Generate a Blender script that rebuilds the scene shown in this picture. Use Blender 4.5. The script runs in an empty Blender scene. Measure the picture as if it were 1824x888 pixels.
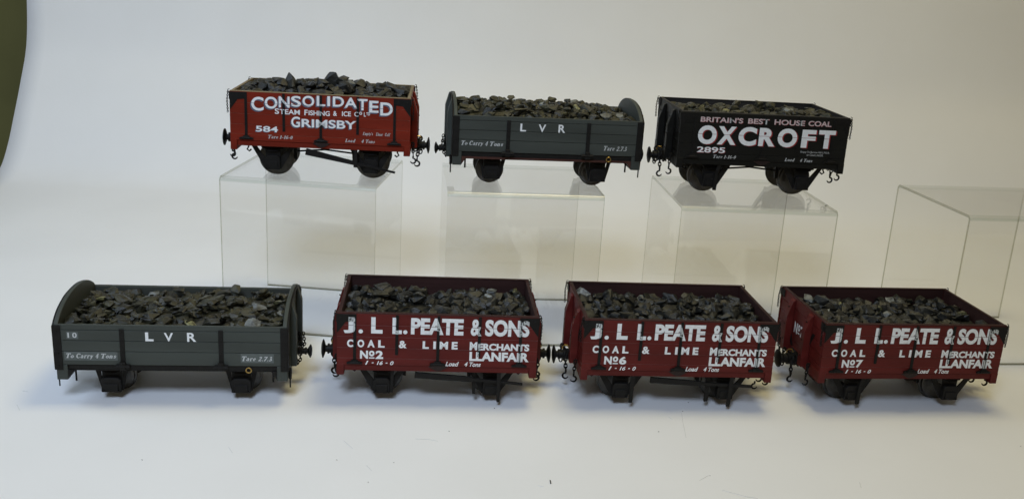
import bpy, bmesh, math, random
from mathutils import Vector, Matrix, Euler
S = 0.001                      # everything below is written in millimetres
scn = bpy.context.scene
COL = scn.collection
PI = math.pi
R = math.radians

# ------------------------------------------------------------------ materials
def mat(name, base, rough=0.6, spec=0.4, metal=0.0, var=0.0, vscale=60, bump=0.0, bscale=400, wear=None, wscale=150, wth=0.62, grain=False):
    m = bpy.data.materials.new(name); m.use_nodes = True
    nt = m.node_tree; n = nt.nodes; l = nt.links
    b = n['Principled BSDF']
    b.inputs['Base Color'].default_value = (*base, 1)
    b.inputs['Roughness'].default_value = rough
    b.inputs['Specular IOR Level'].default_value = spec
    b.inputs['Metallic'].default_value = metal
    tc = n.new('ShaderNodeTexCoord')
    src = tc.outputs['Object']
    if grain:
        mp = n.new('ShaderNodeMapping'); mp.inputs['Scale'].default_value = (0.12, 1, 1)
        l.new(src, mp.inputs['Vector']); src = mp.outputs['Vector']
    last = None
    if var:
        no = n.new('ShaderNodeTexNoise'); no.inputs['Scale'].default_value = vscale; no.inputs['Detail'].default_value = 5
        l.new(src, no.inputs['Vector'])
        r = n.new('ShaderNodeMapRange'); r.inputs['From Min'].default_value = .3; r.inputs['From Max'].default_value = .7
        r.inputs['To Min'].default_value = 1 - var; r.inputs['To Max'].default_value = 1 + var
        l.new(no.outputs['Fac'], r.inputs['Value'])
        mx = n.new('ShaderNodeVectorMath'); mx.operation = 'SCALE'; mx.inputs[0].default_value = base
        l.new(r.outputs[0], mx.inputs['Scale']); last = mx.outputs[0]
        l.new(last, b.inputs['Base Color'])
        r2 = n.new('ShaderNodeMapRange'); r2.inputs['To Min'].default_value = rough - .1; r2.inputs['To Max'].default_value = min(1, rough + .12)
        l.new(no.outputs['Fac'], r2.inputs['Value']); l.new(r2.outputs[0], b.inputs['Roughness'])
    if wear:
        no = n.new('ShaderNodeTexNoise'); no.inputs['Scale'].default_value = wscale; no.inputs['Detail'].default_value = 6; no.inputs['Roughness'].default_value = .7
        l.new(tc.outputs['Object'], no.inputs['Vector'])
        cr = n.new('ShaderNodeMapRange'); cr.inputs['From Min'].default_value = wth; cr.inputs['From Max'].default_value = wth + .04
        l.new(no.outputs['Fac'], cr.inputs['Value'])
        mm = n.new('ShaderNodeMix'); mm.data_type = 'RGBA'
        l.new(cr.outputs[0], mm.inputs['Factor'])
        if last: l.new(last, mm.inputs['A'])
        else: mm.inputs['A'].default_value = (*base, 1)
        mm.inputs['B'].default_value = (*wear, 1)
        l.new(mm.outputs['Result'], b.inputs['Base Color'])
    if bump:
        nb = n.new('ShaderNodeTexNoise'); nb.inputs['Scale'].default_value = bscale; nb.inputs['Detail'].default_value = 6
        l.new(src, nb.inputs['Vector'])
        bp = n.new('ShaderNodeBump'); bp.inputs['Strength'].default_value = bump; bp.inputs['Distance'].default_value = .0006
        l.new(nb.outputs['Fac'], bp.inputs['Height']); l.new(bp.outputs['Normal'], b.inputs['Normal'])
    return m

M = {}
M['crimson'] = mat('crimson_paint', (.096, .0115, .0090), .5, .18, var=.24, vscale=90, bump=.25, bscale=260, wear=(.060, .011, .010), wscale=240, wth=.66, grain=True)
M['red'] = mat('bright_red_paint', (.165, .015, .005), .5, .18, var=.22, vscale=90, bump=.25, bscale=260, wear=(.075, .010, .005), wscale=240, wth=.66, grain=True)
M['black'] = mat('black_paint', (.0060, .0060, .0045), .5, .22, var=.25, vscale=90, bump=.25, bscale=260, grain=True)
M['grey'] = mat('green_grey_paint', (.050, .056, .047), .55, .22, var=.14, vscale=80, bump=.3, bscale=260, wear=(.062, .07, .06), wscale=200, wth=.68, grain=True)
M['inner_maroon'] = mat('dark_maroon_wood', (.034, .014, .012), .65, .2, var=.25, vscale=120, bump=.4, grain=True)
M['inner_ochre'] = mat('ochre_wood', (.17, .13, .07), .65, .3, var=.25, vscale=120, bump=.4, grain=True)
M['inner_black'] = mat('dark_wood', (.022, .020, .018), .65, .3, var=.25, vscale=120, bump=.4, grain=True)
M['inner_grey'] = mat('inner_grey_paint', (.045, .048, .038), .65, .3, var=.2, vscale=120, bump=.3, grain=True)
M['iron'] = mat('black_iron', (.0065, .0058, .0048), .55, .2, var=.3, vscale=300, bump=.2, bscale=900)
M['under'] = mat('black_underframe', (.009, .008, .0065), .6, .2, var=.3, vscale=200, bump=.3, bscale=700)
M['rust'] = mat('dull_red_underframe', (.055, .017, .010), .6, .35, var=.25, vscale=200)
M['steel'] = mat('steel_tread', (.085, .08, .07), .36, .4, metal=.7, var=.2, vscale=300)
M['brass'] = mat('brass', (.45, .30, .10), .35, .5, metal=1.0, var=.15, vscale=300)
M['white'] = mat('white_lettering', (.76, .77, .75), .55, .3, var=.06, vscale=500, wear=(.42, .40, .40), wscale=900, wth=.70)
M['white_soft'] = mat('thin_white_lettering', (.50, .51, .49), .55, .3, var=.1, vscale=500)
M['pinkish'] = mat('pale_pink_lettering', (.55, .44, .43), .55, .3, var=.08, vscale=500)
M['shade_blue'] = mat('blue_grey_letter_shade', (.09, .11, .15), .55, .3)
M['shade_red'] = mat('red_letter_shade', (.30, .03, .03), .55, .3)
M['worn'] = mat('worn_lettering_on_iron', (.014, .014, .012), .5, .3, wear=(.48, .50, .48), wscale=520, wth=.425)
M['decal'] = mat('grey_transfer_film', (.085, .098, .09), .45, .45, var=.15, vscale=300)
M['edge_crimson'] = mat('pale_crimson_seam', (.21, .075, .06), .55, .25, var=.3, vscale=150)  # paler tone for the thin strips set into the plank seams
M['edge_red'] = mat('pale_red_seam', (.24, .07, .04), .55, .25, var=.3, vscale=150)  # the same paler seam strips on the bright red wagon
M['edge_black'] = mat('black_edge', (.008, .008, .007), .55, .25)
M['plate'] = mat('cast_plate', (.022, .012, .010), .5, .25, var=.3, vscale=900, wear=(.12, .09, .08), wscale=1500, wth=.62)

def coal_mat(name, dark, lite, th=.52):
    m = bpy.data.materials.new(name); m.use_nodes = True
    nt = m.node_tree; n = nt.nodes; l = nt.links; b = n['Principled BSDF']
    g = n.new('ShaderNodeNewGeometry')
    no = n.new('ShaderNodeTexNoise'); no.inputs['Scale'].default_value = 150; no.inputs['Detail'].default_value = 7; no.inputs['Roughness'].default_value = .65
    l.new(g.outputs['Position'], no.inputs['Vector'])
    cr = n.new('ShaderNodeValToRGB')
    cr.color_ramp.elements[0].position = .38; cr.color_ramp.elements[0].color = (*dark, 1)
    cr.color_ramp.elements[1].position = th + .14; cr.color_ramp.elements[1].color = (*lite, 1)
    l.new(no.outputs['Fac'], cr.inputs['Fac'])
    rv = n.new('ShaderNodeMapRange'); rv.inputs['To Min'].default_value = .35; rv.inputs['To Max'].default_value = 1.45
    l.new(g.outputs['Random Per Island'], rv.inputs['Value'])
    vm = n.new('ShaderNodeVectorMath'); vm.operation = 'SCALE'; l.new(cr.outputs['Color'], vm.inputs[0]); l.new(rv.outputs[0], vm.inputs['Scale'])
    l.new(vm.outputs[0], b.inputs['Base Color'])
    n2 = n.new('ShaderNodeTexNoise'); n2.inputs['Scale'].default_value = 700; n2.inputs['Detail'].default_value = 8; n2.inputs['Roughness'].default_value = .7
    l.new(g.outputs['Position'], n2.inputs['Vector'])
    bp = n.new('ShaderNodeBump'); bp.inputs['Strength'].default_value = .55; bp.inputs['Distance'].default_value = .0008
    l.new(n2.outputs['Fac'], bp.inputs['Height']); l.new(bp.outputs['Normal'], b.inputs['Normal'])
    r = n.new('ShaderNodeMapRange'); r.inputs['To Min'].default_value = .24; r.inputs['To Max'].default_value = .62
    l.new(no.outputs['Fac'], r.inputs['Value']); l.new(r.outputs[0], b.inputs['Roughness'])
    b.inputs['Specular IOR Level'].default_value = .5
    return m
M['coal'] = coal_mat('coal', (.005, .005, .004), (.027, .026, .018))
M['coal_olive'] = coal_mat('dusty_coal', (.006, .006, .004), (.045, .042, .019), .52)
M['coal_pale'] = coal_mat('pale_stained_coal', (.03, .031, .028), (.22, .23, .21), .50)
M['coal_ochre'] = coal_mat('ochre_stained_coal', (.035, .033, .015), (.26, .25, .11), .50)

# ------------------------------------------------------------------ mesh builder
class MB:
    def __init__(s): s.v = []; s.f = []; s.mi = []; s.cur = 0
    def add(s, vs, fs, mtx=None):
        o = len(s.v)
        s.v += [tuple(mtx @ Vector(q)) if mtx else tuple(q) for q in vs]
        s.f += [tuple(i + o for i in f) for f in fs]; s.mi += [s.cur] * len(fs)
        return s
    def box(s, x0, x1, y0, y1, z0, z1, mtx=None):
        if x0 > x1: x0, x1 = x1, x0
        if y0 > y1: y0, y1 = y1, y0
        vs = [(x, y, z) for x in (x0, x1) for y in (y0, y1) for z in (z0, z1)]
        return s.add(vs, [(0, 1, 3, 2), (4, 6, 7, 5), (0, 4, 5, 1), (2, 3, 7, 6), (0, 2, 6, 4), (1, 5, 7, 3)], mtx)
    def prism(s, poly, a0, a1, axis='y', mtx=None):
        # poly in the plane across the axis: y -> (x,z), x -> (y,z), z -> (x,y)
        n = len(poly)
        def P(p, a): return {'y': (p[0], a, p[1]), 'x': (a, p[0], p[1]), 'z': (p[0], p[1], a)}[axis]
        vs = [P(p, a0) for p in poly] + [P(p, a1) for p in poly]
        fs = [tuple(range(n)), tuple(reversed(range(n, 2 * n)))] + [(i, i + n, (i + 1) % n + n, (i + 1) % n) for i in range(n)]
        return s.add(vs, fs, mtx)
    def lathe(s, prof, axis='x', seg=24, org=(0, 0, 0)):
        # prof: list of (along, radius)
        vs = []; fs = []
        for (a, r) in prof:
            for k in range(seg):
                t = 2 * PI * k / seg; c, d = r * math.cos(t), r * math.sin(t)
                q = {'x': (a, c, d), 'y': (c, a, d), 'z': (c, d, a)}[axis]
                vs.append((q[0] + org[0], q[1] + org[1], q[2] + org[2]))
        for i in range(len(prof) - 1):
            for k in range(seg):
                k2 = (k + 1) % seg
                fs.append((i * seg + k, i * seg + k2, (i + 1) * seg + k2, (i + 1) * seg + k))
        fs.append(tuple(reversed(range(seg)))); fs.append(tuple(range((len(prof) - 1) * seg, len(prof) * seg)))
        return s.add(vs, fs)
    def tube(s, pts, r, seg=6, closed=False):
        pts = [Vector(p) for p in pts]; n = len(pts); vs = []; fs = []
        up = Vector((.13, .97, .21)).normalized()
        for i, p in enumerate(pts):
            if closed: t = pts[(i + 1) % n] - pts[i - 1]
            else: t = pts[min(i + 1, n - 1)] - pts[max(i - 1, 0)]
            t.normalize()
            a = t.cross(up)
            if a.length < .1: a = t.cross(Vector((0, 0, 1)))
            a.normalize(); b = t.cross(a)
            rr = r[i] if isinstance(r, (list, tuple)) else r
            for k in range(seg):
                w = 2 * PI * k / seg
                vs.append(tuple(p + a * rr * math.cos(w) + b * rr * math.sin(w)))
        m = n if closed else n - 1
        for i in range(m):
            j = (i + 1) % n
            for k in range(seg):
                k2 = (k + 1) % seg
                fs.append((i * seg + k, i * seg + k2, j * seg + k2, j * seg + k))
        if not closed: fs += [tuple(reversed(range(seg))), tuple(range((n - 1) * seg, n * seg))]
        return s.add(vs, fs)
    def link(s, c, d, flip, L=3.0, Wd=1.8, r=.38):
        d = Vector(d).normalized(); side = Vector((0, 1, 0)) if flip else Vector((1, 0, 0))
        side = (side - d * side.dot(d)).normalized()
        pts = []
        for k in range(10):
            t = 2 * PI * k / 10
            pts.append(Vector(c) + d * (L / 2) * math.cos(t) + side * (Wd / 2) * math.sin(t))
        return s.tube(pts, r, 5, True)
    def chain(s, pts, L=3.0, Wd=1.8, r=.38):
        pts = [Vector(p) for p in pts]; step = L * .72; fl = False; carry = 0
        for a, b in zip(pts, pts[1:]):
            seg = (b - a).length; d = (b - a) / seg; t = carry
            while t < seg:
                s.link(a + d * t, d, fl, L, Wd, r); fl = not fl; t += step
            carry = t - seg
        return s
    def build(s, name, mats, parent=None, bevel=0, smooth=False, seg=1):
        me = bpy.data.meshes.new(name)
        me.from_pydata([(a * S, b * S, c * S) for a, b, c in s.v], [], s.f)
        if not isinstance(mats, (list, tuple)): mats = [mats]
        for m in mats: me.materials.append(m)
        if len(mats) > 1: me.polygons.foreach_set('material_index', s.mi)
        bm = bmesh.new(); bm.from_mesh(me); bmesh.ops.recalc_face_normals(bm, faces=bm.faces); bm.to_mesh(me); bm.free()
        if smooth:
            for p in me.polygons: p.use_smooth = True
            try: me.set_sharp_from_angle(angle=R(40))
            except Exception: pass
        o = bpy.data.objects.new(name, me); COL.objects.link(o)
        if parent: o.parent = parent
        if bevel:
            b = o.modifiers.new('edges', 'BEVEL'); b.width = bevel * S; b.segments = seg; b.limit_method = 'ANGLE'; b.angle_limit = R(40)
        return o

def tag(o, label, cat, group=None, kind=None):
    if label: o['label'] = label
    if cat: o['category'] = cat
    if group: o['group'] = group
    if kind: o['kind'] = kind
    return o
def empty(name, x, y, z, rz, label, cat, group=None):
    o = bpy.data.objects.new(name, None); COL.objects.link(o)
    o.location = (x * S, y * S, z * S); o.rotation_euler = (0, 0, R(rz)); o.empty_display_size = .02
    return tag(o, label, cat, group)

# ------------------------------------------------------------------ lettering
_cache = {}
def glyphs(s, bold, shear):
    k = (s, bold, shear)
    if k not in _cache:
        cu = bpy.data.curves.new('t', 'FONT'); cu.body = s; cu.size = 1; cu.offset = bold; cu.shear = shear; cu.resolution_u = 5
        cu.fill_mode = 'FRONT'
        ob = bpy.data.objects.new('t', cu); COL.objects.link(ob)
        bpy.context.view_layer.update()
        me = ob.evaluated_get(bpy.context.evaluated_depsgraph_get()).to_mesh()
        vs = [(v.co.x, v.co.y) for v in me.vertices]; fs = [tuple(p.vertices) for p in me.polygons]
        bpy.data.objects.remove(ob); bpy.data.curves.remove(cu)
        _cache[k] = (vs, fs)
    return _cache[k]
# strokes of a small roman italic, drawn here for the signwriter's smaller lines (nib strokes: thick down, thin across)
SER = {
 'T': [(0, .95, .62, .95, .13), (.31, .95, .31, 0, .17), (.16, .03, .46, .03, .07), (0, .95, 0, .76, .06), (.62, .95, .62, .76, .06)],
 'L': [(.12, .95, .12, 0, .17), (0, .97, .26, .97, .07), (0, .04, .5, .04, .11), (.5, .04, .5, .26, .07)],
 'C': [(.5, .72, .42, .93, .1), (.42, .93, .2, .93, .1), (.2, .93, .06, .65, .15), (.06, .65, .06, .32, .18), (.06, .32, .2, .05, .15), (.2, .05, .4, .04, .1), (.4, .04, .54, .22, .08), (.52, .95, .52, .7, .07)],
 'o': [(.2, .6, .05, .42, .12), (.05, .42, .05, .2, .15), (.05, .2, .18, .03, .12), (.18, .03, .34, .18, .12), (.34, .18, .34, .42, .15), (.34, .42, .2, .6, .1)],
 'a': [(.06, .5, .2, .6, .1), (.2, .6, .32, .5, .12), (.32, .5, .32, .04, .14), (.32, .36, .1, .3, .09), (.1, .3, .05, .12, .13), (.05, .12, .16, .03, .1), (.16, .03, .32, .14, .08), (.32, .03, .42, .06, .07)],
 'r': [(.08, .6, .08, 0, .15), (0, .6, .12, .6, .07), (.1, .44, .26, .6, .1), (.26, .6, .34, .54, .12), (0, .02, .2, .02, .06)],
 'y': [(.04, .6, .18, .04, .14), (.34, .6, .14, -.12, .08), (.14, -.12, .0, -.16, .12)],
 'n': [(.08, .6, .08, 0, .14), (.1, .46, .24, .6, .09), (.24, .6, .34, .48, .12), (.34, .48, .34, 0, .14), (0, .02, .16, .02, .06), (.26, .02, .44, .02, .06)],
 's': [(.3, .5, .16, .6, .09), (.16, .6, .06, .46, .12), (.06, .46, .28, .2, .14), (.28, .2, .18, .03, .11), (.18, .03, .03, .12, .09)],
 'e': [(.06, .32, .32, .36, .07), (.32, .36, .28, .56, .1), (.28, .56, .12, .56, .09), (.12, .56, .05, .3, .14), (.05, .3, .12, .05, .13), (.12, .05, .32, .12, .08)],
 'd': [(.32, .95, .32, .03, .15), (.22, .95, .34, .95, .07), (.32, .5, .16, .58, .08), (.16, .58, .05, .34, .13), (.05, .34, .08, .1, .14), (.08, .1, .2, .03, .1), (.2, .03, .32, .16, .08), (.3, .02, .42, .02, .06)],
 'm': [(.08, .6, .08, 0, .14), (.1, .46, .22, .6, .09), (.22, .6, .3, .48, .12), (.3, .48, .3, 0, .13), (.32, .46, .44, .6, .09), (.44, .6, .52, .48, .12), (.52, .48, .52, 0, .13)],
 '1': [(.18, .95, .18, 0, .17), (.04, .8, .2, .93, .08), (.04, .03, .32, .03, .07)],
 '6': [(.36, .88, .2, .93, .09), (.2, .93, .05, .6, .14), (.05, .6, .05, .25, .16), (.05, .25, .2, .03, .13), (.2, .03, .38, .2, .13), (.38, .2, .36, .42, .13), (.36, .42, .2, .54, .09), (.2, .54, .06, .4, .08)],
 '0': [(.2, .95, .05, .68, .13), (.05, .68, .05, .28, .17), (.05, .28, .2, .03, .13), (.2, .03, .36, .28, .13), (.36, .28, .36, .68, .17), (.36, .68, .2, .95, .13)],
 '2': [(.05, .74, .16, .93, .1), (.16, .93, .32, .86, .13), (.32, .86, .34, .62, .16), (.34, .62, .04, .06, .1), (.02, .06, .4, .06, .14), (.4, .06, .42, .2, .07)],
 '7': [(.02, .9, .42, .9, .13), (.42, .9, .14, 0, .13), (.03, .9, .03, .74, .06)],
 '3': [(.05, .8, .18, .94, .1), (.18, .94, .34, .78, .14), (.34, .78, .18, .52, .1), (.18, .52, .38, .34, .13), (.38, .34, .34, .12, .15), (.34, .12, .16, .03, .11), (.16, .03, .03, .16, .1)],
 '4': [(.3, .95, .02, .3, .09), (.0, .28, .46, .28, .1), (.32, .95, .32, 0, .16), (.2, .02, .44, .02, .06)],
 '-': [(.02, .35, .26, .35, .11)], '.': [(.06, .07, .08, .07, .15)], "'": [(.06, .95, .04, .72, .1)],
 'E': [(.12, .95, .12, .02, .16), (0, .95, .5, .95, .09), (0, .03, .52, .03, .09), (.12, .5, .36, .5, .08), (.5, .95, .5, .76, .06), (.52, .03, .52, .24, .06)],
 'p': [(.08, .6, .08, -.3, .14), (.1, .5, .24, .6, .09), (.24, .6, .36, .42, .13), (.36, .42, .32, .12, .13), (.32, .12, .1, .06, .08)],
 't': [(.14, .85, .14, .08, .14), (.14, .08, .28, .05, .08), (.02, .6, .28, .6, .07)],
 'b': [(.08, .95, .08, .05, .14), (.1, .5, .24, .6, .09), (.24, .6, .36, .4, .13), (.36, .4, .3, .08, .13), (.3, .08, .08, .06, .09)],
 'l': [(.1, .95, .1, .02, .14), (0, .02, .22, .02, .06)],
}
def serif(s, k=1.0, shear=.22):
    vs = []; fs = []; x = 0
    for ch in s:
        if ch == ' ': x += .34; continue
        st = SER[ch]; wd = 0
        for (x0, y0, x1, y1, w) in st:
            d = Vector((x1 - x0, y1 - y0)); L = d.length or 1; d /= L; nrm = Vector((-d.y, d.x)) * (w * k / 2); e = d * (w * k * .25)
            q = [Vector((x0, y0)) - e + nrm, Vector((x0, y0)) - e - nrm, Vector((x1, y1)) + e - nrm, Vector((x1, y1)) + e + nrm]
            o = len(vs); vs += [(x + p.x + shear * p.y, p.y) for p in q]; fs.append((o, o + 1, o + 2, o + 3))
            wd = max(wd, x0, x1)
        x += wd + .17
    return vs, fs

def cut(bm, co, no): bmesh.ops.bisect_plane(bm, geom=bm.verts[:] + bm.edges[:] + bm.faces[:], plane_co=co, plane_no=no, dist=1e-6)
def letter_mesh(items, y, parent, white, seams=(), straps=(), shade=None, sh=(.9, -.9), name='lettering', lift=.0, axis='y', thick=.78, sgn=-1):
    """items: (text, x0, x1, z0, z1, style). The paint lies on the boards at depth y; where it crosses an iron strap it lies, worn, on the strap."""
    out = MB(); lay = 0
    def emit(bm, mi, dy):
        out.cur = mi
        vs = [(v.co.x, y + sgn * dy, v.co.y) for v in bm.verts]; bm.verts.index_update()
        out.add(vs, [tuple(v.index for v in f.verts) for f in bm.faces])
    for it in items:
        s, x0, x1, z0, z1 = it[:5]; st = it[5] if len(it) > 5 else 'sans'
        if st == 'serif': vs, fs = serif(s, 1.25)
        elif st == 'thin': vs, fs = serif(s, 1.15)
        else:
            b, shr = {'sans': (.022, 0), 'heavy': (.046, 0), 'light': (.0, 0), 'ital': (.024, .28), 'script': (-.004, .35)}[st]
            if s == '&': b = min(b, .035)
            vs, fs = glyphs(s, b, shr)
        xs = [v[0] for v in vs]; ys = [v[1] for v in vs]
        a, b_, c, d = min(xs), max(xs), min(ys), max(ys)
        if s == "'": pass
        P = [((v[0] - a) / (b_ - a) * (x1 - x0) + x0, (v[1] - c) / (d - c) * (z1 - z0) + z0) for v in vs]
        if shade is not None:
            bm = bmesh.new(); q = [bm.verts.new((p[0] + sh[0], p[1] + sh[1], 0)) for p in P]
            for f in fs:
                try: bm.faces.new([q[i] for i in f])
                except ValueError: pass
            emit(bm, 2, .05 + lift); 
            bm.free()
        bm = bmesh.new(); q = [bm.verts.new((p[0], p[1], 0)) for p in P]
        for f in fs:
            try: bm.faces.new([q[i] for i in f])
            except ValueError: pass
        for zz in seams:
            if z0 < zz < z1:
                cut(bm, (0, zz - .16, 0), (0, 1, 0)); cut(bm, (0, zz + .16, 0), (0, 1, 0))
        for (sx, hw, zb) in straps:
            if x0 - hw < sx < x1 + hw and z1 > zb:
                cut(bm, (sx - hw, 0, 0), (1, 0, 0)); cut(bm, (sx + hw, 0, 0), (1, 0, 0)); cut(bm, (0, zb, 0), (0, 1, 0))
        onstrap = []; dele = []
        for f in bm.faces:
            c_ = f.calc_center_median()
            if any(abs(c_.x - sx) < hw and c_.y > zb for (sx, hw, zb) in straps): onstrap.append(f)
            elif any(abs(c_.y - zz) < .155 for zz in seams): dele.append(f)
        b2 = bm.copy(); b2.faces.ensure_lookup_table()
        ids = set(f.index for f in onstrap)
        bm.faces.index_update(); b2.faces.index_update()
        ids = set(f.index for f in onstrap); 
        bmesh.ops.delete(bm, geom=list(set(onstrap + dele)), context='FACES')
        emit(bm, 0, .11 + lift + .012 * (lay % 3))
        bmesh.ops.delete(b2, geom=[f for f in b2.faces if f.index not in ids], context='FACES')
        if len(b2.faces): emit(b2, 1, thick + .05 + .012 * (lay % 3))
        bm.free(); b2.free(); lay += 1
    return out.build(name, [M[white], M['worn'], M[shade] if shade else M['worn']], parent)

# ------------------------------------------------------------------ shared running gear
def wheelset(root, x, r, gauge=16.5):
    ax = MB().lathe([(-25, 1.3), (25, 1.3)], 'y', 10, (x, 0, r)).build('axle', M['under'], root, smooth=True)
    for sg in (-1, 1):
        g = gauge * sg
        w = MB().lathe([(g - sg * 1.2, 2.8), (g - sg * .2, 3.4), (g + sg * .2, r * .42), (g + sg * .2, r * .74), (g + sg * 1.0, r * .78),
                        (g - sg * 1.6, r * .79), (g - sg * 1.5, r * .4), (g - sg * 2.2, 2.8)], 'y', 28, (x, 0, r)).build('wheel', M['under'], root, smooth=True)
        MB().lathe([(g - sg * 1.9, r * .785), (g - sg * 1.9, r + 1.6), (g - sg * 1.0, r + 1.6), (g - sg * .4, r * 1.01), (g + sg * 2.6, r), (g + sg * 2.8, r * .97), (g + sg * 2.8, r * .785)],
                   'y', 36, (x, 0, r)).build('tyre', M['steel'], w, smooth=True)
        sp = MB()
        for k in range(8):
            t = k * PI / 4
            m_ = Matrix.Translation((x, g + sg * .9, r)) @ Matrix.Rotation(t, 4, 'Y')
            sp.box(2, r * .8, -.5, .5, -.8, .8, m_)
        sp.build('spokes', M['under'], w, bevel=.2)

def hook(mb, x, y, z, s=1.0, face=1):
    pts = [(x, y, z)]
    for k in range(9):
        t = R(90 - k * 32)
        pts.append((x + face * 2.1 * s * math.cos(t) - 0, y, z - 3.9 * s + 2.1 * s * math.sin(t)))
    mb.tube(pts, [.75 * s] * 7 + [.65 * s, .5 * s, .3 * s], 6)

def axle_guard(root, x, sg, ztop, top_w, r, bw, bh, yo, protrude):
    y = sg * yo
    g_ = MB()
    g_.box(x - bw * .5, x + bw * .5, y - .6, y + .6, r - bh * .5, ztop + 1.6)
    for q in (-1, 1):
        g_.prism([(x + q * top_w, ztop + 1.6), (x + q * (top_w - 4.2), ztop + 1.6), (x + q * bw * .5, r + 3.5), (x + q * bw * .5, r - bh * .5), (x + q * (bw * .5 + .6), r - bh * .5)], y - .55, y + .55)
    p = g_.build('axle_guard', M['under'], root, bevel=.15)
    a = MB(); y0, y1 = y + sg * .5, y + sg * protrude
    a.prism([(x - bw / 2, r - bh / 2), (x + bw / 2, r - bh / 2), (x + bw / 2, r + bh * .35), (x + bw * .36, r + bh / 2), (x - bw * .36, r + bh / 2), (x - bw / 2, r + bh * .35)], y0, y1)
    a.box(x - bw * .36, x + bw * .36, y1 - sg * .2, y1 + sg * .9, r - bh * .36, r + bh * .1)
    a.build('axlebox', M['under'], p, bevel=.35)
    sp = MB()
    for k in range(4):
        w = 12.5 - k * 2.6
        pts = []
        for j in range(7):
            u = -1 + 2 * j / 6
            pts.append((x + u * w, y + sg * 3.2, ztop - 1.2 - k * 1.0 + 1.8 * u * u * (w / 12.5) ** 2))
        sp.tube(pts, .62, 4)
    sp.build('leaf_spring', M['iron'], p)
    bolts = MB()
    for dx in (-bw * .36, bw * .36):
        bolts.lathe([(y1 + sg * .8, .9), (y1 + sg * 1.7, .8)], 'y', 6, (x + dx, 0, r - bh * .36))
    bolts.build('bolt', M['iron'], p)

def buffer(root, sg, xe, z, r, length, brass=True, y=0):
    k_ = r / 7.9; pr = [(xe, 6.4 * k_), (xe + sg * 1.2, 6.4 * k_), (xe + sg * 1.4, 4.6 * k_), (xe + sg * length * .34, 4.3 * k_), (xe + sg * length * .36, 5.4 * k_), (xe + sg * length * .46, 5.4 * k_), (xe + sg * length * .48, 3.6 * k_), (xe + sg * length * .62, 3.6 * k_), (xe + sg * length * .63, 4.4 * k_), (xe + sg * length * .72, 4.4 * k_), (xe + sg * length * .74, 2.9 * k_), (xe + sg * (length - 2), 2.7 * k_)]
    b = MB().lathe(pr, 'x', 18, (0, y, z)).build('buffer', M['iron'], root, smooth=True)
    hd = [(xe + sg * (length - 3), 2.4), (xe + sg * (length - 1.8), r * .75), (xe + sg * (length - 1.1), r), (xe + sg * (length - .4), r), (xe + sg * (length + .5), r * .6), (xe + sg * (length + .8), .3)]
    MB().lathe(hd, 'x', 24, (0, y, z)).build('buffer_head', M['iron'], b, smooth=True)
    if brass is not None:
        h = MB(); x0 = xe + sg * length * .28
        h.tube([(x0 - sg * 1.5, y, z + 3), (x0 - sg * 2.2, y, z + 6), (x0 - sg * .8, y, z + 8.4), (x0 + sg * 2, y, z + 8.6), (x0 + sg * 3.8, y, z + 6.8), (x0 + sg * 3.4, y, z + 5.2)], .55, 6)
        h.build('coupling_hook', M['brass'] if brass else M['iron'], root, smooth=True)

# ------------------------------------------------------------------ high-sided wagon
PL, PW, PT, PB = 160.0, 97.0, 78.6, 26.5
SEAM = [35.0, 41.0, 49.8, 59.2, 68.9, PT]
P_STR = [(-66, 1.2, 36.5), (-32.8, 1.2, 44.5), (0, 1.2, 36.5), (32.8, 1.2, 44.5), (65.8, 1.2, 36.5)]

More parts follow.
